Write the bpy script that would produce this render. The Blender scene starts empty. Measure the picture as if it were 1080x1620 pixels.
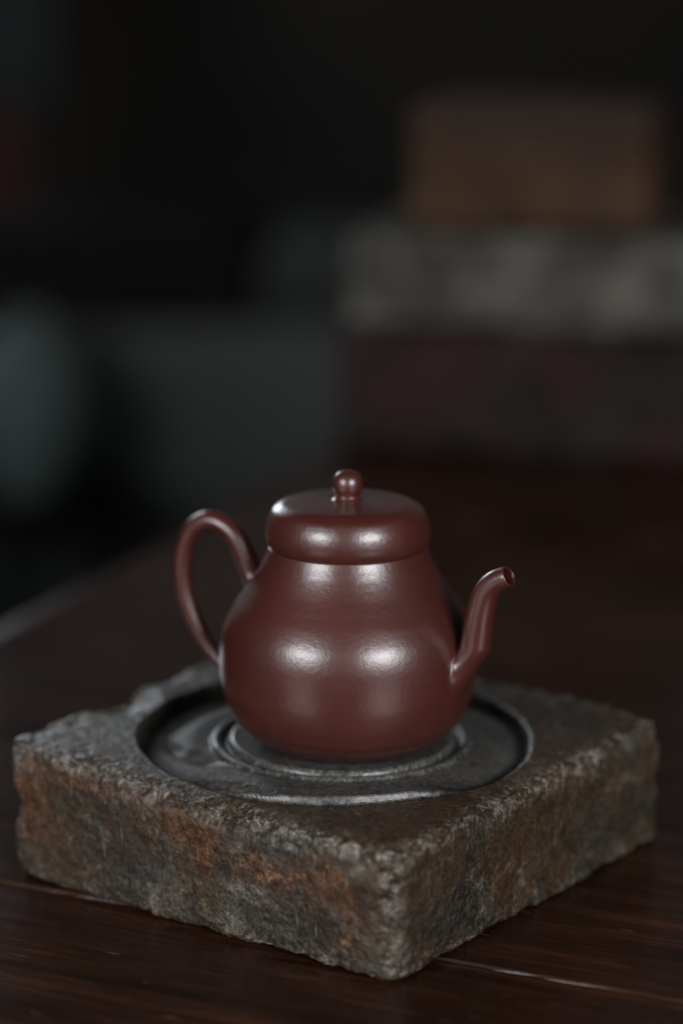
import bpy, math, random
import numpy as np
from mathutils import Vector, Matrix

random.seed(7)
R = math.radians
sc = bpy.context.scene
col = sc.collection

# ------------------------------------------------------------------ camera
cd = bpy.data.cameras.new('camera')
cd.sensor_fit = 'VERTICAL'
cd.sensor_width = 24.0
cd.sensor_height = 36.0
cd.lens = 82.2
cd.clip_start = 0.02
cd.clip_end = 50.0
cd.dof.use_dof = True
cd.dof.focus_distance = 0.738
cd.dof.aperture_fstop = 3.1
cam = bpy.data.objects.new('camera', cd)
col.objects.link(cam)
cam.location = (-0.0021, -0.7542, 0.2906)
cam.rotation_euler = (R(90 - 13), 0, 0)
sc.camera = cam

# ------------------------------------------------------------------ view and world (indoors: dim room air, no sky)
sc.view_settings.view_transform = 'Standard'
sc.view_settings.look = 'None'
sc.view_settings.exposure = 0.0
sc.view_settings.gamma = 1.0
w = bpy.data.worlds.new('World')
sc.world = w
w.use_nodes = True
bg = w.node_tree.nodes['Background']
bg.inputs[0].default_value = (0.95, 0.97, 1.0, 1)
bg.inputs[1].default_value = 0.007

# ------------------------------------------------------------------ lights: the windows of the room
POT = Vector((0, 0, 0.07))
def window_light(name, az, el, dist, sx, sy, power, color):
    ld = bpy.data.lights.new(name, 'AREA')
    ld.shape = 'RECTANGLE'; ld.size = sx; ld.size_y = sy
    ld.energy = power; ld.color = color
    o = bpy.data.objects.new(name, ld)
    d = Vector((math.cos(R(az)) * math.cos(R(el)), math.sin(R(az)) * math.cos(R(el)), math.sin(R(el))))
    o.location = POT + d * dist
    o.rotation_euler = (-d).to_track_quat('-Z', 'Y').to_euler()
    col.objects.link(o)
    return o
window_light('window_light', -131, 20, 2.2, 0.94, 0.50, 31.0, (0.96, 0.97, 1.0))
window_light('window_light', -58, 20, 2.2, 0.94, 0.50, 37.0, (0.96, 0.97, 1.0))
window_light('window_light', 110, 13.5, 3.1, 0.52, 0.42, 12.0, (0.84, 0.93, 1.0))

# ------------------------------------------------------------------ helpers
def tag(o, label=None, cat=None, group=None, kind=None):
    if label: o['label'] = label
    if cat: o['category'] = cat
    if group: o['group'] = group
    if kind: o['kind'] = kind
    return o

def empty(name, loc, rz=0.0):
    o = bpy.data.objects.new(name, None)
    o.location = loc; o.rotation_euler = (0, 0, rz); o.empty_display_size = 0.02
    col.objects.link(o)
    return o

def link_mesh(name, verts, faces, mat, parent=None, smooth=True, attrs=None):
    me = bpy.data.meshes.new(name)
    me.from_pydata([tuple(v) for v in verts], [], [tuple(f) for f in faces])
    if attrs:
        for k, a in attrs.items():
            at = me.attributes.new(k, 'FLOAT', 'POINT')
            at.data.foreach_set('value', np.asarray(a, dtype=np.float32))
    me.materials.append(mat)
    me.polygons.foreach_set('use_smooth', [smooth] * len(me.polygons))
    me.update()
    o = bpy.data.objects.new(name, me)
    if parent: o.parent = parent
    col.objects.link(o)
    return o

def catmull(pts, n):
    P = [np.array(p, float) for p in pts]
    P = [2 * P[0] - P[1]] + P + [2 * P[-1] - P[-2]]
    out = []
    for i in range(1, len(P) - 2):
        for k in range(n):
            t = k / n
            a, b, c, d = P[i - 1], P[i], P[i + 1], P[i + 2]
            out.append(0.5 * ((2 * b) + (-a + c) * t + (2 * a - 5 * b + 4 * c - d) * t * t + (-a + 3 * b - 3 * c + d) * t ** 3))
    out.append(P[-2])
    return np.array(out)

def lathe(name, prof, mat, parent, seg=160):
    verts, faces = [], []
    n = len(prof)
    for i in range(n):
        for j in range(seg):
            a = 2 * math.pi * j / seg
            verts.append((prof[i][0] * math.cos(a), prof[i][0] * math.sin(a), prof[i][1]))
    for i in range(n - 1):
        for j in range(seg):
            k = (j + 1) % seg
            faces.append((i * seg + j, i * seg + k, (i + 1) * seg + k, (i + 1) * seg + j))
    return link_mesh(name, verts, faces, mat, parent)

# value noise in numpy, 3-D, for mesh relief
_rng = np.random.RandomState(11)
_perm = _rng.permutation(4096)
_val = _rng.rand(4096) * 2 - 1
def vnoise(P, s, off=0.0):
    p = P * s + off
    i = np.floor(p).astype(np.int64); f = p - i
    f = f * f * f * (f * (f * 6 - 15) + 10)
    def h(x, y, z):
        return _val[_perm[(_perm[(_perm[x & 4095] + y) & 4095] + z) & 4095]]
    x, y, z = i[:, 0], i[:, 1], i[:, 2]
    fx, fy, fz = f[:, 0], f[:, 1], f[:, 2]
    def L(a, b, t): return a + (b - a) * t
    return L(L(L(h(x, y, z), h(x + 1, y, z), fx), L(h(x, y + 1, z), h(x + 1, y + 1, z), fx), fy),
             L(L(h(x, y, z + 1), h(x + 1, y, z + 1), fx), L(h(x, y + 1, z + 1), h(x + 1, y + 1, z + 1), fx), fy), fz)
def fbm(P, s, o=4, off=0.0, gain=0.5):
    r = 0; a = 1.0; t = 0
    for k in range(o):
        r = r + a * vnoise(P, s * 2.03 ** k, off + 17.3 * k); t += a; a *= gain
    return r / t
def sstep(a, b, x):
    t = np.clip((x - a) / (b - a), 0, 1)
    return t * t * (3 - 2 * t)

# ------------------------------------------------------------------ node helpers
class NT:
    def __init__(s, name):
        s.m = bpy.data.materials.new(name); s.m.use_nodes = True
        s.t = s.m.node_tree; s.b = s.t.nodes['Principled BSDF']
        s.co = s.t.nodes.new('ShaderNodeTexCoord').outputs['Object']
    def link(s, a, b): s.t.links.new(a, b)
    def put(s, sock, v):
        if hasattr(v, 'links'): s.link(v, sock)
        else: sock.default_value = v
    def map(s, scale=(1, 1, 1), rot=(0, 0, 0), vec=None):
        n = s.t.nodes.new('ShaderNodeMapping')
        n.inputs['Scale'].default_value = scale; n.inputs['Rotation'].default_value = rot
        s.link(vec or s.co, n.inputs['Vector']); return n.outputs[0]
    def noise(s, scale, detail=4, rough=0.55, dist=0.0, vec=None, color=False):
        n = s.t.nodes.new('ShaderNodeTexNoise')
        n.inputs['Scale'].default_value = scale; n.inputs['Detail'].default_value = detail
        n.inputs['Roughness'].default_value = rough; n.inputs['Distortion'].default_value = dist
        s.link(vec or s.co, n.inputs['Vector']); return n.outputs['Color' if color else 'Fac']
    def voro(s, scale, vec=None, feature='F1'):
        n = s.t.nodes.new('ShaderNodeTexVoronoi'); n.feature = feature
        n.inputs['Scale'].default_value = scale
        s.link(vec or s.co, n.inputs['Vector']); return n.outputs['Distance']
    def ramp(s, v, stops, mode='LINEAR'):
        n = s.t.nodes.new('ShaderNodeValToRGB'); cr = n.color_ramp; cr.interpolation = mode
        while len(cr.elements) < len(stops): cr.elements.new(0.5)
        for e, (p, c) in zip(cr.elements, stops):
            e.position = p
            e.color = (c, c, c, 1) if not isinstance(c, tuple) else (*c, 1)
        s.link(v, n.inputs[0]); return n.outputs[0]
    def math(s, op, a, b=0.0, clamp=False):
        n = s.t.nodes.new('ShaderNodeMath'); n.operation = op; n.use_clamp = clamp
        s.put(n.inputs[0], a); s.put(n.inputs[1], b); return n.outputs[0]
    def mix(s, f, a, b, mode='MIX'):
        n = s.t.nodes.new('ShaderNodeMix'); n.data_type = 'RGBA'; n.blend_type = mode
        s.put(n.inputs[0], f)
        s.put(n.inputs[6], a if hasattr(a, 'links') else (*a, 1)); s.put(n.inputs[7], b if hasattr(b, 'links') else (*b, 1))
        return n.outputs[2]
    def attr(s, name):
        n = s.t.nodes.new('ShaderNodeAttribute'); n.attribute_name = name; return n.outputs['Fac']
    def bump(s, h, strength=0.5, dist=0.001, normal=None):
        n = s.t.nodes.new('ShaderNodeBump')
        n.inputs['Strength'].default_value = strength; n.inputs['Distance'].default_value = dist
        s.link(h, n.inputs['Height'])
        if normal: s.link(normal, n.inputs['Normal'])
        return n.outputs[0]
    def out(s, color=None, rough=None, normal=None, spec=None, coat=None, sheen=None):
        if color is not None: s.put(s.b.inputs['Base Color'], color if hasattr(color, 'links') else (*color, 1))
        if rough is not None: s.put(s.b.inputs['Roughness'], rough)
        if normal is not None: s.link(normal, s.b.inputs['Normal'])
        if spec is not None: s.put(s.b.inputs['Specular IOR Level'], spec)
        return s.m

# ------------------------------------------------------------------ materials
def mat_clay():
    n = NT('purple_clay')
    big = n.noise(35, 4, 0.6)
    c = n.mix(n.ramp(big, [(0.3, 0.0), (0.7, 1.0)]), (0.057, 0.0115, 0.0078), (0.079, 0.0168, 0.0115))
    sp = n.ramp(n.voro(1500), [(0.0, 1.0), (0.10, 1.0), (0.16, 0.0)])
    gate = n.ramp(n.noise(420, 2, 0.5), [(0.62, 0.0), (0.68, 1.0)])
    c = n.mix(n.math('MULTIPLY', n.math('MULTIPLY', sp, gate), 0.35), c, (0.30, 0.16, 0.09))
    grain = n.noise(1500, 3, 0.6)
    grain2 = n.noise(520, 2, 0.5)
    nb = n.bump(grain, 0.30, 0.00012)
    nb = n.bump(grain2, 0.26, 0.00025, nb)
    nb = n.bump(n.noise(60, 2, 0.5), 0.12, 0.0010, nb)
    r = n.ramp(n.noise(90, 4, 0.6), [(0.3, 0.42), (0.7, 0.52)])
    n.b.inputs['Coat Weight'].default_value = 1.0
    n.b.inputs['Coat Roughness'].default_value = 0.305
    n.b.inputs['Coat IOR'].default_value = 1.68
    n.link(nb, n.b.inputs['Coat Normal'])
    return n.out(c, r, nb, 0.3)

def mat_stone():
    n = NT('weathered_stone')
    rust_a, hollow, brown, worn_lit, edge = (n.attr(k) for k in ('rust', 'hollow', 'brown', 'worn_lit', 'edge'))
    wall_shade = n.attr('wall_shade'); ring = n.attr('ring')
    st = n.map((1, 1, 1), (0.3, 0.5, 0.2))
    n1 = n.noise(45, 6, 0.65, 0.4)
    n2 = n.noise(160, 6, 0.7, 0.6)
    n3 = n.noise(700, 4, 0.7)
    strk = n.noise(210, 8, 0.82, 0.5, n.map((1.0, 0.95, 0.9), (0.7, 0.5, 0.4)))
    base = n.ramp(n1, [(0.28, (0.018, 0.015, 0.011)), (0.5, (0.048, 0.041, 0.031)), (0.72, (0.100, 0.090, 0.072))])
    tint = n.ramp(n.noise(26, 8, 0.75, 0.5), [(0.42, 0.0), (0.56, 1.0)])
    base = n.mix(n.math('MULTIPLY', tint, 0.85), base, (0.062, 0.032, 0.013))
    pt = n.ramp(n.noise(24, 5, 0.7, 0.8, st), [(0.38, 0.0), (0.60, 1.0)])
    base = n.mix(n.math('MULTIPLY', pt, 0.5), base, (0.032, 0.033, 0.031))
    wp = n.ramp(n.noise(58, 5, 0.75, 0.6, n.map((1, 1, 1), (2.1, 0.2, 0.7))), [(0.56, 0.0), (0.68, 1.0)])
    base = n.mix(n.math('MULTIPLY', wp, 0.65), base, (0.17, 0.155, 0.13))
    # rust
    rm = n.math('ADD', rust_a, n.math('MULTIPLY', n.math('SUBTRACT', n.noise(75, 6, 0.7, 0.8), 0.5), 1.7))
    rm = n.ramp(rm, [(0.36, 0.0), (0.85, 1.0)])
    rc = n.ramp(strk, [(0.32, (0.026, 0.011, 0.005)), (0.50, (0.080, 0.034, 0.014)), (0.66, (0.185, 0.086, 0.040))])
    c = n.mix(n.math('MULTIPLY', rm, 0.78), base, rc)
    # brown crust of the front of the top
    bm = n.math('MULTIPLY', brown, n.ramp(n1, [(0.2, 0.65), (0.6, 1.0)]))
    bc = n.ramp(n2, [(0.3, (0.020, 0.013, 0.008)), (0.55, (0.046, 0.029, 0.017)), (0.8, (0.090, 0.060, 0.036))])
    c = n.mix(bm, c, bc)
    # hollow : dark slate worn smooth
    hc = n.ramp(n2, [(0.3, (0.034, 0.033, 0.031)), (0.6, (0.060, 0.059, 0.056)), (0.85, (0.100, 0.099, 0.094))])
    c = n.mix(hollow, c, hc)
    c = n.mix(wall_shade, c, (0.012, 0.012, 0.011))  # shade of the recess wall painted in as near-black
    # worn pale top; caught light painted on ring edges and front rim
    wc = n.ramp(n2, [(0.3, (0.060, 0.062, 0.062)), (0.6, (0.110, 0.112, 0.110)), (0.85, (0.18, 0.18, 0.172))])
    c = n.mix(n.math('MULTIPLY', worn_lit, 0.8), c, n.mix(0.7, wc, n.mix(1.0, wc, n.ramp(n3, [(0.35, 0.3), (0.65, 1.8)]), 'MULTIPLY')))
    # pale crumbs on the broken arrises
    em = n.math('MULTIPLY', edge, n.ramp(n.noise(330, 5, 0.7, 0.5), [(0.48, 0.0), (0.62, 1.0)]))
    c = n.mix(n.math('MULTIPLY', em, 0.75), c, (0.29, 0.265, 0.235))
    # lichen-like flecks, dark pits
    fl = n.ramp(n.noise(120, 6, 0.75, 0.3, st), [(0.63, 0.0), (0.70, 1.0)])
    c = n.mix(n.math('MULTIPLY', fl, 0.60), c, (0.27, 0.245, 0.215))
    dk = n.ramp(n.noise(100, 5, 0.7, 0.5, n.map((1.3, 1.1, 1.0), (1.1, 0.4, 2.0))), [(0.33, 1.0), (0.42, 0.0)])
    c = n.mix(n.math('MULTIPLY', dk, 0.65), c, (0.025, 0.023, 0.022))
    smooth_p = n.ramp(n.noise(15, 5, 0.7, 0.4, n.map((1, 1, 1.2), (1.9, 0.7, 0.3))), [(0.44, 0.30), (0.58, 1.0)])
    calm = n.math('MULTIPLY', n.math('SUBTRACT', 1.0, n.math('MULTIPLY', hollow, 0.35)), smooth_p)
    c = n.mix(n.math('MULTIPLY', calm, 0.9), c, n.mix(1.0, c, n.ramp(strk, [(0.36, 0.30), (0.62, 1.75)]), 'MULTIPLY'))
    c = n.mix(0.8, c, n.mix(1.0, c, n.ramp(n3, [(0.35, 0.35), (0.65, 1.7)]), 'MULTIPLY'))
    lowv = n.ramp(n.noise(20, 9, 0.8, 0.6, n.map((1, 1, 1.6), (0.2, 1.2, 0.5))), [(0.38, 0.28), (0.60, 1.35)])
    c = n.mix(n.math('MULTIPLY', calm, 0.85), c, n.mix(1.0, c, lowv, 'MULTIPLY'))
    n4 = n.noise(1700, 3, 0.7)
    c = n.mix(n.math('MULTIPLY', calm, 0.8), c, n.mix(1.0, c, n.ramp(n4, [(0.36, 0.30), (0.64, 1.8)]), 'MULTIPLY'))
    scr = n.ramp(n.noise(60, 2, 0.5, 0.2, n.map((9, 9, 0.8), (0.35, 0.15, 0.0))), [(0.71, 0.0), (0.735, 1.0)])
    c = n.mix(n.math('MULTIPLY', scr, 0.45), c, (0.26, 0.24, 0.21))
    c = n.mix(1.0, c, (0.90, 0.87, 0.82), 'MULTIPLY')
    r0 = n.ramp(n2, [(0.3, 0.36), (0.7, 0.52)])
    sm = n.math('MAXIMUM', hollow, n.math('MULTIPLY', worn_lit, 0.5))
    r = n.math('SUBTRACT', r0, n.math('MULTIPLY', sm, 0.02))
    r = n.math('SUBTRACT', r, n.math('MULTIPLY', ring, 0.16))
    rough_w = n.math('SUBTRACT', 1.0, n.math('MULTIPLY', sm, 0.72))
    h = n.math('ADD', n.math('MULTIPLY', strk, 0.8), n.math('MULTIPLY', n3, 0.5))
    pits = n.ramp(n.voro(230, n.map((1, 1, 1), (0.3, 0.2, 0.1))), [(0.0, 0.0), (0.35, 1.0)])
    pg = n.ramp(n.noise(90, 4, 0.6), [(0.45, 0.0), (0.6, 1.0)])
    h = n.math('ADD', h, n.math('MULTIPLY', n.math('MULTIPLY', pits, pg), 0.8))
    hm = n.math('MULTIPLY', n.math('SUBTRACT', 1.0, hollow), 0.85)
    h = n.math('MULTIPLY', n.math('MULTIPLY', h, rough_w), n.math('ADD', n.math('MULTIPLY', smooth_p, 0.8), 0.2))
    nb = n.bump(h, 1.0, 0.00055)
    nb = n.bump(n.math('MULTIPLY', n2, hm), 0.3, 0.0007, nb)
    r = n.math('MAXIMUM', r, n.math('MULTIPLY', wall_shade, 0.85))
    r = n.math('MAXIMUM', r, n.math('MULTIPLY', n.math('SUBTRACT', hollow, ring, True), 0.56))
    sp = n.math('SUBTRACT', 0.5, n.math('MULTIPLY', wall_shade, 0.47))
    return n.out(c, r, nb, sp)

def mat_wood(name, dark, mid, light, scale=1.0, rough=(0.09, 0.16), seed=0.0):
    n = NT(name)
    info = n.t.nodes.new('ShaderNodeObjectInfo')
    mp = n.t.nodes.new('ShaderNodeMapping')
    mp.inputs['Scale'].default_value = (1.0 * scale, 14 * scale, 14 * scale)
    n.link(n.co, mp.inputs['Vector'])
    cmb = n.t.nodes.new('ShaderNodeCombineXYZ')
    n.put(cmb.inputs[0], n.math('MULTIPLY', info.outputs['Random'], 9.0)); cmb.inputs[1].default_value = seed
    n.link(cmb.outputs[0], mp.inputs['Location'])
    g = mp.outputs[0]
    g1 = n.noise(9, 6, 0.65, 0.9, g)
    g2 = n.noise(60, 5, 0.7, 0.3, g)
    bl = n.noise(14, 5, 0.6, 0.4)
    c = n.ramp(g1, [(0.3, dark), (0.52, mid), (0.75, light)])
    c = n.mix(0.65, c, n.mix(1.0, c, n.ramp(g2, [(0.3, 0.45), (0.7, 1.5)]), 'MULTIPLY'))
    c = n.mix(0.7, c, n.mix(1.0, c, n.ramp(bl, [(0.3, 0.5), (0.7, 1.5)]), 'MULTIPLY'))
    # tiny scuffs and dust
    sc_ = n.ramp(n.noise(140, 3, 0.6, 0.0, n.map((0.35, 2.2, 1), (0, 0, 0.12))), [(0.66, 0.0), (0.74, 1.0)])
    c = n.mix(n.math('MULTIPLY', sc_, 0.35), c, (0.20, 0.15, 0.12))
    r = n.ramp(n.noise(30, 6, 0.7, 0.3), [(0.3, rough[0]), (0.7, rough[1])])
    r = n.math('ADD', r, n.math('MULTIPLY', g2, 0.06))
    we = n.math('MULTIPLY', n.attr('worn_lit_edge'), n.ramp(n.noise(55, 4, 0.6), [(0.3, 0.25), (0.6, 0.9)]))
    c = n.mix(we, c, (0.13, 0.098, 0.078))  # joint edges paled: wear plus the light they catch
    h = n.math('ADD', n.math('MULTIPLY', g2, 1.0), n.math('MULTIPLY', g1, 0.5))
    nb = n.bump(h, 0.30, 0.0003)
    nb = n.bump(bl, 0.10, 0.002, nb)
    return n.out(c, r, nb, 0.13)

def mat_plain(name, a, b, scale, rough=0.7, bump=0.3, dist=0.002, detail=5):
    n = NT(name)
    f = n.noise(scale, detail, 0.65, 0.4)
    c = n.ramp(f, [(0.3, a), (0.7, b)])
    nb = n.bump(f, bump, dist)
    return n.out(c, rough, nb, 0.4)

CLAY = mat_clay()
STONE = mat_stone()
WOOD = mat_wood('dark_table_wood', (0.010, 0.0042, 0.003), (0.027, 0.0100, 0.0058), (0.070, 0.027, 0.0130))
def mat_block(name, dark, mid, light, patch, scale, topdark=None):
    n = NT(name)
    a = n.noise(scale, 6, 0.7, 0.8, n.map((1, 1, 1.8)))
    c = n.ramp(a, [(0.34, dark), (0.50, mid), (0.66, light)])
    p = n.ramp(n.noise(scale * 0.8, 5, 0.65, 0.5, n.map((1.3, 1, 0.7), (0.4, 0.2, 1.0))), [(0.50, 0.0), (0.62, 1.0)])
    c = n.mix(n.math('MULTIPLY', p, 0.8), c, patch)
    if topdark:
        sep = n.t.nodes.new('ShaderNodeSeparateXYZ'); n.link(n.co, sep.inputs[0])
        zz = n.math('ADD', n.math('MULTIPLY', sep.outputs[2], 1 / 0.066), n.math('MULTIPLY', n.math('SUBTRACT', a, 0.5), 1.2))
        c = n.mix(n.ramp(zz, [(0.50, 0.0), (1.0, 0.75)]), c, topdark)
    nb = n.bump(a, 0.6, 0.004)
    return n.out(c, 0.85, nb, 0.2)
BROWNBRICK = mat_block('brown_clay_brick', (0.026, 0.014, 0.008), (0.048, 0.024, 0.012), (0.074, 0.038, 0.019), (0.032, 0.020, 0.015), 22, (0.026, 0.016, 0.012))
GREYBRICK = mat_block('grey_fired_brick', (0.022, 0.020, 0.016), (0.068, 0.065, 0.054), (0.135, 0.130, 0.110), (0.038, 0.033, 0.025), 26)
REDBLOCK = mat_block('dark_reddish_block', (0.007, 0.006, 0.005), (0.014, 0.010, 0.008), (0.026, 0.021, 0.017), (0.030, 0.011, 0.010), 28)

# ================================================================== THE SETTING (dim room behind)
def slab(name, x0, x1, y0, y1, z0, z1, mat, parent=None, bev=0.0, seg=2):
    import bmesh
    bm = bmesh.new()
    bmesh.ops.create_cube(bm, size=1.0)
    for v in bm.verts:
        v.co = Vector(((x0 + x1) / 2 + v.co.x * (x1 - x0), (y0 + y1) / 2 + v.co.y * (y1 - y0), (z0 + z1) / 2 + v.co.z * (z1 - z0)))
    if bev > 0:
        bmesh.ops.bevel(bm, geom=bm.edges[:], offset=bev, segments=seg, affect='EDGES', profile=0.5)
    me = bpy.data.meshes.new(name); bm.to_mesh(me); bm.free()
    me.materials.append(mat)
    for p in me.polygons: p.use_smooth = bev > 0
    o = bpy.data.objects.new(name, me)
    if parent: o.parent = parent
    col.objects.link(o)
    return o

WALL = mat_plain('dark_brown_boards', (0.001, 0.0008, 0.0006), (0.014, 0.0105, 0.006), 1.6, 0.85, 0.1, detail=2)
UPPER = mat_plain('grey_plaster', (0.28, 0.28, 0.275), (0.36, 0.36, 0.35), 3.0, 0.9, 0.1)  # unseen upper wall, pale to put grey reflections on the table
FLOORM = mat_plain('dark_stone_floor', (0.015, 0.015, 0.015), (0.03, 0.03, 0.03), 4.0, 0.6, 0.1)
tag(slab('wall_back', -3.0, 3.0, 3.2, 3.3, -0.72, 0.44, WALL), 'dark brown wall behind everything, far out of focus', 'wall', kind='structure')
tag(slab('wall_upper', -3.0, 3.0, 3.2, 3.3, 0.443, 2.4, UPPER), 'grey plaster of the unseen upper wall, pale for the table reflections', 'wall', kind='structure')
tag(slab('floor', -3.0, 3.0, -2.4, 3.2, -0.76, -0.72, FLOORM), 'dark stone floor below the table', 'floor', kind='structure')

CABM = mat_plain('grey_green_paint', (0.019, 0.024, 0.023), (0.033, 0.039, 0.037), 3.0, 0.6, 0.1)
CABD = mat_plain('dark_grey_green_paint', (0.007, 0.009, 0.008), (0.013, 0.016, 0.015), 3.0, 0.7, 0.1)
DARKW = mat_plain('flat_black', (0.008, 0.007, 0.007), (0.014, 0.012, 0.012), 5.0, 0.95, 0.1)
DARKW.node_tree.nodes['Principled BSDF'].inputs['IOR'].default_value = 1.03
cab = empty('cabinet', (-0.16, 2.3, -0.72))
tag(cab, 'low grey green cabinet with a black slab for the shadow gap above it, standing far behind the teapot', 'cabinet')
slab('cabinet_front', -0.50, 0.42, -0.02, 0.02, 0.02, 0.565, CABM, cab, 0.004)
slab('cabinet_carcass', -0.50, 0.42, 0.022, 0.42, 0.0, 0.565, CABM, cab, 0.004)
slab('cabinet_shadow_gap', -0.56, 0.04, -0.05, 0.45, 0.568, 0.680, DARKW, cab, 0.006)  # black slab stands in for the shadow gap above the cabinet
slab('drawer_section', 0.05, 0.42, -0.02, 0.42, 0.568, 0.650, CABD, cab, 0.006)

# celadon jar far left
JARM = mat_plain('pale_celadon_glaze', (0.085, 0.115, 0.110), (0.110, 0.145, 0.138), 6.0, 0.8, 0.05)
jar = empty('porcelain_jar', (-0.385, 2.05, -0.335))
tag(jar, 'round pale celadon green jar blurred in the dark at the far left', 'jar')
prof = catmull([(0.0, 0.0), (0.032, 0.0), (0.050, 0.025), (0.070, 0.075), (0.074, 0.125), (0.058, 0.175), (0.036, 0.200), (0.028, 0.212), (0.032, 0.222)], 8)
lathe('jar_body', prof, JARM, jar, 64)
std = empty('side_stand', (-0.385, 2.05, -0.72))
tag(std, 'small black wooden stand holding the pale green jar', 'stand')
slab('stand_top', -0.12, 0.12, -0.12, 0.12, 0.355, 0.384, DARKW, std, 0.003)
for sx in (-1, 1):
    for sy in (-1, 1):
        slab('leg', sx * 0.10 - 0.012, sx * 0.10 + 0.012, sy * 0.10 - 0.012, sy * 0.10 + 0.012, 0.0, 0.353, DARKW, std, 0.002)

# hanging at far left with a red band
BAN = mat_plain('grey_blue_cloth', (0.013, 0.017, 0.017), (0.022, 0.027, 0.027), 8.0, 0.9, 0.2)
REDM = mat_plain('red_cloth', (0.026, 0.006, 0.005), (0.038, 0.008, 0.007), 12.0, 0.8, 0.2)
def cloth(name, x0, x1, z0, z1, mat, parent, th=0.004):
    vs, fs = [], []
    nx, nz = 24, 8
    for s in (0, 1):
        for j in range(nz + 1):
            for i in range(nx + 1):
                x = x0 + (x1 - x0) * i / nx
                vs.append((x, 0.012 * math.sin(i * 1.05) + (th if s else 0), z0 + (z1 - z0) * j / nz))
    o = (nx + 1) * (nz + 1)
    for j in range(nz):
        for i in range(nx):
            a = j * (nx + 1) + i
            fs.append((a, a + 1, a + nx + 2, a + nx + 1)); fs.append((o + a, o + a + nx + 1, o + a + nx + 2, o + a + 1))
    for i in range(nx):
        fs.append((i, o + i, o + i + 1, i + 1)); a = nz * (nx + 1) + i; fs.append((a, a + 1, o + a + 1, o + a))
    for j in range(nz):
        a = j * (nx + 1); fs.append((a, a + nx + 1, o + a + nx + 1, o + a)); a += nx; fs.append((a, o + a, o + a + nx + 1, a + nx + 1))
    return link_mesh(name, vs, fs, mat, parent)
ban = empty('hanging_banner', (-0.475, 2.35, 0.055))
tag(ban, 'grey blue cloth hanging with a red band near its foot at the upper left edge', 'banner')
cloth('banner_cloth', -0.14, 0.10, 0.06, 0.60, BAN, ban)
cloth('red_band', -0.14, 0.062, -0.075, 0.058, REDM, ban, 0.005)
cloth('banner_hem', -0.14, 0.10, -0.12, -0.077, BAN, ban)

# ================================================================== TABLE: separate planks
ANG = R(-23.6)
TZ = -0.0085
tab = empty('table', (0, 0, TZ), ANG)
tag(tab, 'dark reddish brown polished plank table that carries the stone block', 'table')
ca, sa = math.cos(ANG), math.sin(ANG)
v_seam = -0.0590            # v of the visible joint
v_edges = [v_seam - 0.62, v_seam - 0.40, v_seam - 0.20, v_seam, v_seam + 0.30, v_seam + 0.56, v_seam + 0.84]
def plank(v0, v1, dz, seed, worn_lit):
    rng = random.Random(seed)
    gap = 0.0005
    def uend(v):   # left end of the table, slightly out of square
        return -0.258 - 0.061 * v
    c = 0.0006
    # cross-section (v, z) with worn arrises
    sec = [(v0 + gap, -0.034), (v0 + gap, dz - c * 1.2), (v0 + gap + c * 0.35, dz - c * 0.45), (v0 + gap + c * 1.2, dz - 0.0001),
           (v0 + gap + c * 2.2, dz), (v1 - gap - c * 2.2, dz), (v1 - gap - c * 1.2, dz - 0.0001), (v1 - gap - c * 0.35, dz - c * 0.45), (v1 - gap, dz - c * 1.2), (v1 - gap, -0.034)]
    vs, fs = [], []
    N = 160
    L = 1.25
    for i in range(N + 1):
        for k, (v, z) in enumerate(sec):
            u = uend(v) + L * i / N
            jv = jz = 0
            if k in (1, 2, 3): jv = rng.uniform(0, 0.0004); jz = -rng.uniform(0, 0.0002)
            if k in (6, 7, 8): jv = -rng.uniform(0, 0.0004); jz = -rng.uniform(0, 0.0002)
            zz = z - (0.0015 if i == 0 and z > -0.02 else 0)
            vs.append((u, v + jv, zz + jz))
    m = len(sec)
    for i in range(N):
        for k in range(m - 1):
            fs.append((i * m + k, (i + 1) * m + k, (i + 1) * m + k + 1, i * m + k + 1))
        fs.append((i * m + m - 1, (i + 1) * m + m - 1, (i + 1) * m, i * m))
    fs.append(tuple(range(m))); fs.append(tuple(N * m + k for k in reversed(range(m))))
    wa = [(0.32 if worn_lit else 0.0) if k in (2, 3, 6, 7) else 0.0 for _ in range(N + 1) for k in range(m)]  # paler arrises at the near joint: wear and caught light
    o = link_mesh('plank', vs, fs, WOOD, tab, smooth=False, attrs=dict(worn_lit_edge=wa))
    return o
for i in range(len(v_edges) - 1):
    plank(v_edges[i], v_edges[i + 1], -0.0004 * ((i + 1) % 2), 50 + i, i in (2, 3))
# apron and legs keep the top up
slab('apron', -0.16, 0.95, v_edges[0] + 0.06, v_edges[0] + 0.085, -0.12, -0.036, WOOD, tab, 0.002)
slab('apron', -0.16, 0.95, v_edges[-1] - 0.085, v_edges[-1] - 0.06, -0.12, -0.036, WOOD, tab, 0.002)
for uu in (-0.19, 0.90):
    for vv in (v_edges[0] + 0.055, v_edges[-1] - 0.115):
        slab('leg', uu, uu + 0.06, vv, vv + 0.06, -0.72, -0.036, WOOD, tab, 0.004)

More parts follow.
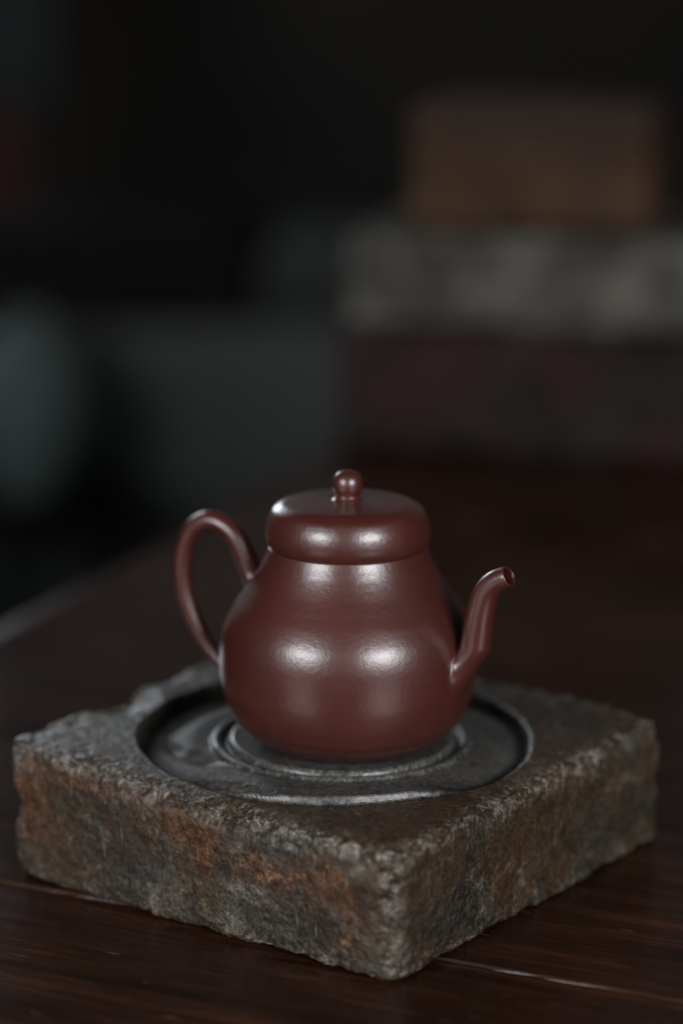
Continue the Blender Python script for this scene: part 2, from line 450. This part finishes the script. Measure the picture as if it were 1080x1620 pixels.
# ================================================================== STACK of blurred blocks at the back right
def rough_block(name, sx, sy, sz, mat, loc, rz, label, cat, seed, amp=0.0022, r=0.007, group=None, bow=0.0):
    nx, ny, nz = max(8, int(sx / 0.005)), max(8, int(sy / 0.005)), max(6, int(sz / 0.005))
    verts, faces = cube_grid(nx, ny, nz)
    P = (verts - 0.5) * np.array([sx, sy, sz])
    inner = np.array([sx, sy, sz]) / 2 - r
    C = np.clip(P, -inner, inner); D = P - C
    Nn = D / np.maximum(np.linalg.norm(D, axis=1, keepdims=True), 1e-9)
    P = C + Nn * r
    P = P + Nn * (fbm(P, 28, 4, seed)[:, None] * amp * 1.6 - amp * 0.5)
    P[:, 2] += sz / 2
    if bow: P[:, 2] += bow * (1 - (2 * P[:, 0] / sx) ** 2) * (P[:, 2] / sz - 1) * -1
    P[:, 2] = np.maximum(P[:, 2], 0.0)
    o = link_mesh(name, P, faces, mat)
    o.location = loc; o.rotation_euler = (0, 0, rz)
    return tag(o, label, cat, group)

def cube_grid(nx, ny, nz):
    """surface grid of the unit cube, shared vertices"""
    idx = {}; verts = []; faces = []
    def V(i, j, k):
        key = (i * (ny + 1) + j) * (nz + 1) + k
        r = idx.get(key)
        if r is None:
            r = len(verts); idx[key] = r; verts.append((i / nx, j / ny, k / nz))
        return r
    for i in range(nx):
        for j in range(ny):
            faces.append((V(i, j, nz), V(i + 1, j, nz), V(i + 1, j + 1, nz), V(i, j + 1, nz)))
            faces.append((V(i, j, 0), V(i, j + 1, 0), V(i + 1, j + 1, 0), V(i + 1, j, 0)))
    for i in range(nx):
        for k in range(nz):
            faces.append((V(i, 0, k), V(i + 1, 0, k), V(i + 1, 0, k + 1), V(i, 0, k + 1)))
            faces.append((V(i, ny, k), V(i, ny, k + 1), V(i + 1, ny, k + 1), V(i + 1, ny, k)))
    for j in range(ny):
        for k in range(nz):
            faces.append((V(0, j, k), V(0, j, k + 1), V(0, j + 1, k + 1), V(0, j + 1, k)))
            faces.append((V(nx, j, k), V(nx, j + 1, k), V(nx, j + 1, k + 1), V(nx, j, k + 1)))
    return np.array(verts, float), faces

RZ = R(-17)
def along(x0, y0, u, v, rz=RZ): return (x0 + u * math.cos(rz) - v * math.sin(rz), y0 + u * math.sin(rz) + v * math.cos(rz))
c = along(-0.008, 0.728, 0.160, 0.077)
rough_block('stone_block', 0.32, 0.154, 0.0800, REDBLOCK, (c[0], c[1], TZ), RZ, 'dark reddish grey block at the bottom of the blurred stack behind the teapot', 'block', 3)
c = along(-0.002, 0.718, 0.165, 0.077)
rough_block('stone_block', 0.33, 0.154, 0.063, GREYBRICK, (c[0], c[1], 0.0720), RZ, 'pale grey block in the middle of the blurred stack', 'block', 9)
c = along(0.037, 0.696, 0.076, 0.057, R(-14))
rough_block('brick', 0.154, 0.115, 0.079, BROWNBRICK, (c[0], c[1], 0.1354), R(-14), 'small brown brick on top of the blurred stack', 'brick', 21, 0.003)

# ================================================================== STONE BLOCK with the carved round hollow
HS = 0.040
cL, cF, cR, cB = np.array([-0.1150, -0.0070]), np.array([0.0135, -0.1000]), np.array([0.1125, 0.0290]), np.array([-0.0256, 0.1255])
def build_stone():
    nx, ny, nz = 400, 400, 96
    # vectorised surface grid
    U, faces = cube_grid(nx, ny, nz)
    u, v, t = U[:, 0], U[:, 1], U[:, 2]
    # u: L->F (left face is v=0), v: from the LF edge towards the BR edge
    r = 0.0026
    HT = HS - TZ
    S = np.array([0.163, 0.162, HT])
    P = (U - 0.5) * S
    # plan: square corners rounded by their own radius
    RC = np.where(v < 0.5, np.where(u < 0.5, 0.005, 0.0100), np.where(u < 0.5, 0.006, 0.007))
    hx_, hy_ = S[0] / 2, S[1] / 2
    qx, qy = np.abs(P[:, 0]), np.abs(P[:, 1])
    ax, ay = qx - (hx_ - RC), qy - (hy_ - RC)
    both = (ax > 0) & (ay > 0)
    hyp = np.maximum(np.hypot(ax, ay), 1e-9)
    fct = np.where(both, np.maximum(ax, ay) / hyp, 1.0)
    Q = P.copy()
    sx, sy = np.sign(P[:, 0]), np.sign(P[:, 1])
    Q[:, 0] = np.where(both, sx * (hx_ - RC + ax * fct), P[:, 0])
    Q[:, 1] = np.where(both, sy * (hy_ - RC + ay * fct), P[:, 1])
    onx = (hx_ - qx) < (hy_ - qy)
    nx_ = np.where(both, sx * ax / hyp, np.where(onx, sx, 0.0))
    ny_ = np.where(both, sy * ay / hyp, np.where(onx, 0.0, sy))
    ed = np.minimum(hx_ - qx, hy_ - qy)
    hh = HT / 2 - np.abs(P[:, 2]); sz = np.sign(P[:, 2])
    ee, eh = r - ed, r - hh
    rnd = (ee > 0) & (eh > 0)
    ln = np.maximum(np.hypot(ee, eh), 1e-9)
    new_e = np.where(rnd, r - r * ee / ln, ed); new_h = np.where(rnd, r - r * eh / ln, hh)
    Q[:, 0] -= nx_ * (new_e - ed); Q[:, 1] -= ny_ * (new_e - ed)
    Q[:, 2] = sz * (HT / 2 - new_h)
    horiz = np.where(rnd, ee / ln, np.where(hh < 1e-7, 0.0, 1.0)); vert = np.where(rnd, eh / ln, np.where(hh < 1e-7, 1.0, 0.0))
    N = np.column_stack([nx_ * horiz, ny_ * horiz, sz * vert])
    # how much we are on an arris: 0 on flat, 1 on the round
    corner = 1 - np.max(np.abs(N), axis=1)
    e = np.sort(np.abs(P) - S / 2, axis=1)             # negative distances to faces; largest = on face
    d2 = -e[:, 1]                                       # distance to the nearest other face
    near = np.exp(-(d2 / 0.0055) ** 2)
    # to plan shape
    uu = Q[:, 0] / S[0] + 0.5; vv = Q[:, 1] / S[1] + 0.5
    XY = ((1 - uu) * (1 - vv))[:, None] * cL + (uu * (1 - vv))[:, None] * cF + (uu * vv)[:, None] * cR + ((1 - uu) * vv)[:, None] * cB
    W = np.column_stack([XY, Q[:, 2] + HT / 2 + TZ])
    # world-ish normals
    e1 = (cF - cL) / np.linalg.norm(cF - cL); e2 = (cB - cL) / np.linalg.norm(cB - cL)
    NW = np.column_stack([N[:, :1] * e1 + N[:, 1:2] * e2, N[:, 2:]])
    side = 1 - sstep(0.55, 0.95, np.abs(N[:, 2]))
    top = sstep(0.55, 0.95, N[:, 2])
    # relief
    big = fbm(W, 18, 3, 3.1)
    mid = fbm(W, 70, 4, 8.7)
    fine = fbm(W, 300, 3, 1.9, 0.6)
    chip = fbm(W, 95, 4, 5.5)
    chip2 = fbm(W, 38, 3, 15.5)
    h = side * (0.0016 * big + 0.00045 * mid + 0.00025 * fine) + (1 - side) * (0.0005 * big + 0.00045 * mid + 0.00028 * fine) * (0.15 + 0.85 * sstep(0.060, 0.068, np.hypot(W[:, 0] + 0.0045, W[:, 1] - 0.006)))
    low = 0.35 + 0.65 * sstep(0.25, 0.6, t)
    h -= low * near * np.clip(chip * 1.5 + 0.10, 0, 1) * 0.0045
    h -= low * near * np.clip(chip2 * 1.6, 0, 1) * 0.0042
    h -= np.exp(-(d2 / 0.0025) ** 2) * np.abs(fine) * 0.0016
    # broken-off wedge on the back left edge
    s_ = (W[:, 0] + 0.082) ** 2 + (W[:, 1] - 0.036) ** 2
    h -= np.exp(-s_ / 0.010 ** 2) * 0.0045
    # squarish bite on the front corner's top and left corner
    W = W + NW * h[:, None]
    # lean of the faces: base slightly narrower
    k = 1 - 0.010 * (1 - np.clip((W[:, 2] - TZ) / HT, 0, 1)) ** 1.5
    cx, cy = -0.003, 0.006
    W[:, 0] = cx + (W[:, 0] - cx) * k; W[:, 1] = cy + (W[:, 1] - cy) * k
    # underside rounding upward irregularly
    under = sstep(0.010, 0.0, W[:, 2]) * side
    # ---------------- hollow carved in the top
    x, y = W[:, 0], W[:, 1]
    hx, hy = -0.0045, 0.0060
    az = np.degrees(np.arctan2(y - hy, x - hx))
    rr = np.hypot(x - hx, y - hy)
    wob = fbm(np.column_stack([np.cos(np.radians(az)) * 0.05, np.sin(np.radians(az)) * 0.05, np.zeros_like(az)]), 60, 3, 2.2) * 0.0012
    RO = 0.0675 + wob
    front = np.exp(-((((az + 90) + 180) % 360 - 180) / 38.0) ** 6)   # 1 near the viewer
    RO = RO - 0.0040 * front
    # the whole top falls away towards the front corner
    bil = u * (1 - v) * 0.0060 + u * v * 0.0034
    low = bil + front * np.clip(0.0050 - bil, 0, 1) * sstep(RO - 0.002, RO, rr)
    low = low + 0.0006 * front * big
    W[:, 2] = TZ + (W[:, 2] - TZ) * (1 - low / HT)
    # floor of the hollow: level in front, falling to the back wall
    floor_d = (0.0031 + 0.0002 * mid) * front + (1 - front) * (0.0040 + 0.0024 * sstep(0.047, 0.060, rr))
    floor_d = floor_d - front * sstep(RO - 0.0105, RO - 0.0085, rr) * 0.0008
    wall_w = 0.0019 * (1 - front) + 0.0008 * front
    D_in = low + (floor_d - low) * sstep(0, 1, (RO - rr) / wall_w)
    # seat disc, groove and bead under the pot
    gx, gy = -0.0020, 0.0035
    rg = np.hypot(x - gx, y - gy) + 0.0002 * mid
    seat = np.interp(rg, [0, 0.0368, 0.0376, 0.0381, 0.0386, 0.0400, 0.0408, 0.0416, 0.0430, 0.0438, 0.0446], [0.0018, 0.0018, 0.0020, 0.0026, 0.0042, 0.0043, 0.0032, 0.0026, 0.0026, 0.0030, 0.0042])
    D_in = np.where(rg < 0.0446, seat + (floor_d - 0.0042) * sstep(0.0408, 0.0446, rg), D_in)
    cut = D_in - low
    # gouges in the left of the floor
    for (ox, oy, sx_, sy_, an, dp) in ((-0.0485, -0.0135, 0.0040, 0.0085, 40, 0.0030), (-0.0370, -0.0430, 0.0115, 0.0028, -36, 0.0055), (-0.0590, 0.001, 0.0026, 0.008, 20, 0.002)):
        a = math.radians(an); dx, dy = x - ox, y - oy
        p_ = dx * math.cos(a) + dy * math.sin(a); q_ = -dx * math.sin(a) + dy * math.cos(a)
        q_ = q_ + 0.0012 * fbm(W, 260, 2, 4.4)
        cut += np.exp(-(p_ / sx_) ** 2 - (q_ / sy_) ** 2) * dp * sstep(RO, RO - 0.001, rr)
    cut_n = np.where(rr < RO, cut, 0)
    W[:, 2] -= cut_n * np.clip(top, 0, 1)
    W[:, 2] = np.maximum(W[:, 2], TZ + 0.0002)
    # ---------------- zone weights
    def G(a0, b0, su, sv, w_): return w_ * np.exp(-((fu - a0) / su) ** 2 - ((fv - b0) / sv) ** 2)
    rust = np.zeros(len(W))
    left = (N[:, 1] < -0.55)
    fu, fv = u, 1 - t
    rl = G(.06, .30, .07, .25, .75) + G(.20, .14, .12, .11, .70) + G(.36, .14, .08, .10, .55) + G(.50, .24, .09, .16, .95) + G(.66, .36, .12, .20, .75) + G(.84, .34, .12, .25, .75) + G(.78, .78, .14, .14, .35) + G(.08, .62, .07, .25, .55) + G(.92, .55, .07, .25, .35) + G(.30, .55, .25, .15, .18) + G(.55, .5, .05, .10, .3)
    rust += np.where(left, rl, 0)
    right = (N[:, 0] > 0.55)
    fu, fv = v, 1 - t
    rr_ = G(.08, .45, .05, .35, .40) + G(.55, .42, .08, .25, .55) + G(.33, .4, .06, .2, .3) + G(.80, .80, .12, .15, .45) + G(.78, .35, .04, .1, .5) + G(.25, .15, .1, .1, .3)
    rust += np.where(right, rr_, 0)
    rust += top * sstep(0.068, 0.075, rr) * np.exp(-((((az + 80) + 180) % 360 - 180) / 40.0) ** 4) * 0.28
    hollow = top * sstep(RO + 0.0008, RO - 0.0004, rr)
    leftness = sstep(-150, -120, az) * 0 + np.clip(sstep(112, 150, az) + sstep(-118, -135, az), 0, 1)
    worn_lit = top * sstep(RO - 0.0002, RO + 0.0015, rr) * leftness
    worn_lit = worn_lit * np.clip(0.75 + 0.9 * big + 0.6 * mid, 0, 1)
    browns = top * sstep(RO, RO + 0.0008, rr) * (1 - leftness)
    face = front * top * np.exp(-((rr - (RO - 0.0004)) / 0.0009) ** 2)
    worn_lit = np.maximum(worn_lit, face * 0.6 * np.clip(0.6 + 1.2 * mid + 0.8 * fine, 0, 1))  # pale tone for the light the rim face catches
    worn_lit = np.maximum(worn_lit, hollow * np.exp(-((rg - 0.0380) / 0.0008) ** 2) * 0.7)  # ring edges paled for the light they catch
    worn_lit = np.maximum(worn_lit, hollow * np.exp(-((rg - 0.0438) / 0.0007) ** 2) * 0.55)
    edge = np.clip(near * 1.2, 0, 1) * (0.55 + 0.45 * sstep(0.5, 0.9, t))
    back = 1 - front
    ring = hollow * (np.exp(-((rg - 0.0378) / 0.0014) ** 2) + 0.8 * np.exp(-((rg - 0.0437) / 0.0012) ** 2)) + 0.6 * face
    wall_shade = top * sstep(RO - 0.0001, RO - 0.0012, rr) * sstep(RO - 0.0075, RO - 0.0035, rr) * back * 0.93  # darkened band for the shade on the hollow's back wall
    att = dict(ring=np.clip(ring, 0, 1), wall_shade=wall_shade, rust=rust, hollow=hollow, brown=browns * 0.9, worn_lit=worn_lit, edge=edge)
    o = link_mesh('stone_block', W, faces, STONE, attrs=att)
    return tag(o, 'rough square grey and rust coloured stone block with a round hollow, under the teapot', 'block')
build_stone()

# ================================================================== TEAPOT
ZB = HS - 0.0018
BODY = [(0.0, 0.0004), (15, 0.0), (24.5, 0.0), (28.5, 0.7), (33.2, 3.4), (37.5, 7.6), (40.6, 13.2), (42.3, 19.5), (42.85, 25.5), (42.8, 31.3), (42.25, 36.2), (40.8, 41.3), (38.0, 46.7), (34.6, 51.5), (31.4, 56.0), (28.8, 60.6), (27.25, 64.2), (26.3, 66.9)]
bprof = catmull(BODY, 8) * 0.001
_bz = bprof[20:, 1]; _br = bprof[20:, 0]
def rbody(z): return float(np.interp(z, _bz, _br))

pot = empty('teapot', (0, 0, ZB))
tag(pot, 'reddish brown unglazed clay teapot with a ball knob lid, standing on the stone block', 'teapot')
inner = [(26.1, 66.98), (25.3, 67.0), (25.2, 66.6), (25.0, 63.5), (26.5, 60), (31, 53), (37, 45), (39.5, 36), (40.5, 26), (37.5, 12), (30, 4.5), (12, 3.0), (0.0, 3.0)]
prof_all = np.vstack([bprof, catmull(inner, 4) * 0.001])
body = lathe('body', prof_all, CLAY, pot, 192)

LID = [(24.0, 66.95), (25.7, 67.02), (26.1, 67.2), (26.75, 68.0), (27.2, 69.2), (27.42, 70.8), (27.32, 72.8), (26.85, 75.2), (25.95, 77.6), (24.8, 79.5), (23.0, 80.8), (20.8, 81.7), (16.5, 82.2), (11.0, 82.45), (0.0, 82.5)]
lprof = np.vstack([np.array([(0.0, 0.0665), (0.0235, 0.0665)]), catmull(LID, 8) * 0.001])
lid = lathe('lid', lprof, CLAY, pot, 192)
KN = [(6.8, 82.25), (5.5, 82.5), (4.7, 83.0), (4.1, 83.7), (4.2, 84.5), (4.7, 85.6), (5.05, 87.0), (5.0, 88.5), (4.55, 90.1), (3.5, 91.45), (1.8, 92.25), (0.0, 92.45)]
lathe('knob', catmull(KN, 6) * 0.001, CLAY, lid, 64)

def frames(path):
    T = np.gradient(path, axis=0); T /= np.linalg.norm(T, axis=1, keepdims=True)
    return T
def swept(name, path, az, radii, mat, parent, flare=(), seg=48, hole=None, flat=1.0):
    """path: (r, z) in the vertical plane at azimuth az; radii: in-plane radius. Ends in `flare` get a fillet onto the body."""
    a = R(az); E = np.array([math.cos(a), math.sin(a), 0]); K = np.array([0, 0, 1.0]); B = np.array([-math.sin(a), math.cos(a), 0])
    P3 = path[:, :1] * E + path[:, 1:] * K
    T2 = frames(path)
    rings = []
    for i in range(len(P3)):
        n2 = np.array([-T2[i][1], T2[i][0]]); Nn = n2[0] * E + n2[1] * K
        ring = [P3[i] + radii[i] * (math.cos(2 * math.pi * s / seg) * Nn + flat * math.sin(2 * math.pi * s / seg) * B) for s in range(seg)]
        rings.append(np.array(ring))
    def inside(p): return math.hypot(p[0], p[1]) < rbody(p[2])
    def to_body(p, eps=0.0):
        r0 = math.hypot(p[0], p[1]); rb = rbody(p[2]) + eps
        return np.array([p[0] * rb / r0, p[1] * rb / r0, p[2]])
    def fillet(rings, k):
        # rings go from inside the body outwards
        m = len(rings); new = [[None] * seg for _ in range(7)]; first = []
        starts = []
        for s in range(seg):
            i = 0
            while i < m - 1 and inside(rings[i][s]): i += 1
            lo, hi = rings[max(i - 1, 0)][s], rings[i][s]
            for _ in range(18):
                md = (lo + hi) / 2
                if inside(md): lo = md
                else: hi = md
            C = hi
            starts.append((i, C))
        imax = max(i for i, _ in starts)
        # first ring used whole
        keep = imax
        ctr0 = sum(C for _, C in starts) / seg
        while keep < m - 2 and min(np.linalg.norm(rings[keep][s] - starts[s][1]) for s in range(seg)) < k * 0.75: keep += 1
        for s in range(seg):
            C = starts[s][1]; P1 = rings[keep][s]
            dirn = C - ctr0; nb = np.array([C[0], C[1], 0]); nb /= np.linalg.norm(nb)
            dirn = dirn - nb * dirn.dot(nb); dirn /= max(np.linalg.norm(dirn), 1e-9)
            P2 = to_body(C + dirn * k, -0.00004)
            Cc = C + nb * 0.0
            for q in range(7):
                t = q / 7.0
                new[q][s] = (1 - t) ** 2 * P2 + 2 * t * (1 - t) * Cc + t * t * P1
        return [np.array(r_) for r_ in new] + rings[keep:]
    for end, k in flare:
        if end == 0: rings = fillet(rings, k)
        else: rings = fillet(rings[::-1], k)[::-1]
    if hole:
        # rim and bore at the last ring
        ctr = rings[-1].mean(0); d = T2[-1][0] * E + T2[-1][1] * K
        rings.append(ctr + (rings[-1] - ctr) * 0.95 + d * 0.00022)
        rings.append(ctr + (rings[-2] - ctr) * 0.86 + d * 0.00024)
        rings.append(ctr + (rings[-3] - ctr) * hole + d * 0.0000)
        base = rings[-1]; 
        j = -2
        for q in range(2, 12):
            i = len(P3) - q
            c0 = P3[i]; n2 = np.array([-T2[i][1], T2[i][0]]); Nn = n2[0] * E + n2[1] * K
            rings.append(np.array([c0 + radii[i] * hole * 0.92 * (math.cos(2 * math.pi * s / seg) * Nn + flat * math.sin(2 * math.pi * s / seg) * B) for s in range(seg)]))
    verts = np.vstack(rings); faces = []
    for i in range(len(rings) - 1):
        for s in range(seg):
            q = (s + 1) % seg
            faces.append((i * seg + s, i * seg + q, (i + 1) * seg + q, (i + 1) * seg + s))
    if hole: faces.append(tuple((len(rings) - 1) * seg + s for s in range(seg)))
    return link_mesh(name, verts, faces, mat, parent)

sp = catmull([(33, 26.3), (38.5, 27.0), (43.4, 29.0), (46.8, 33.4), (47.9, 39.8), (48.7, 46.2), (49.8, 52.4), (51.6, 57.8), (54.8, 61.7), (59.2, 63.9)], 7) * 0.001
s_ = np.linspace(0, 1, len(sp))
sr = np.interp(s_, [0, 0.2, 0.3, 0.4, 0.5, 0.6, 0.75, 0.9, 1.0], [6.2, 5.8, 5.45, 5.15, 4.95, 4.75, 4.3, 3.7, 3.5]) * 0.001
swept('spout', sp, -30, sr, CLAY, pot, flare=((0, 0.0030),), hole=0.84)
hd = catmull([(31.5, 47.5), (34.5, 51.0), (36.6, 55.0), (38.6, 60.2), (41.7, 65.7), (46.3, 69.3), (52.2, 70.3), (58.2, 66.8), (61.6, 59.4), (62.6, 52.0), (61.8, 44.4), (59.4, 37.0), (55.7, 29.7), (51.2, 24.0), (46.0, 19.6), (40.0, 16.6), (35, 15)], 6) * 0.001
s_ = np.linspace(0, 1, len(hd))
hr = np.interp(s_, [0, 0.15, 0.3, 0.5, 0.8, 1.0], [3.9, 3.75, 3.5, 3.2, 2.75, 2.6]) * 0.001
swept('handle', hd, 155, hr, CLAY, pot, flare=((0, 0.0016), (1, 0.0012)), seg=36, flat=1.08)

sc.cycles.use_denoising = True
sc.cycles.max_bounces = 6
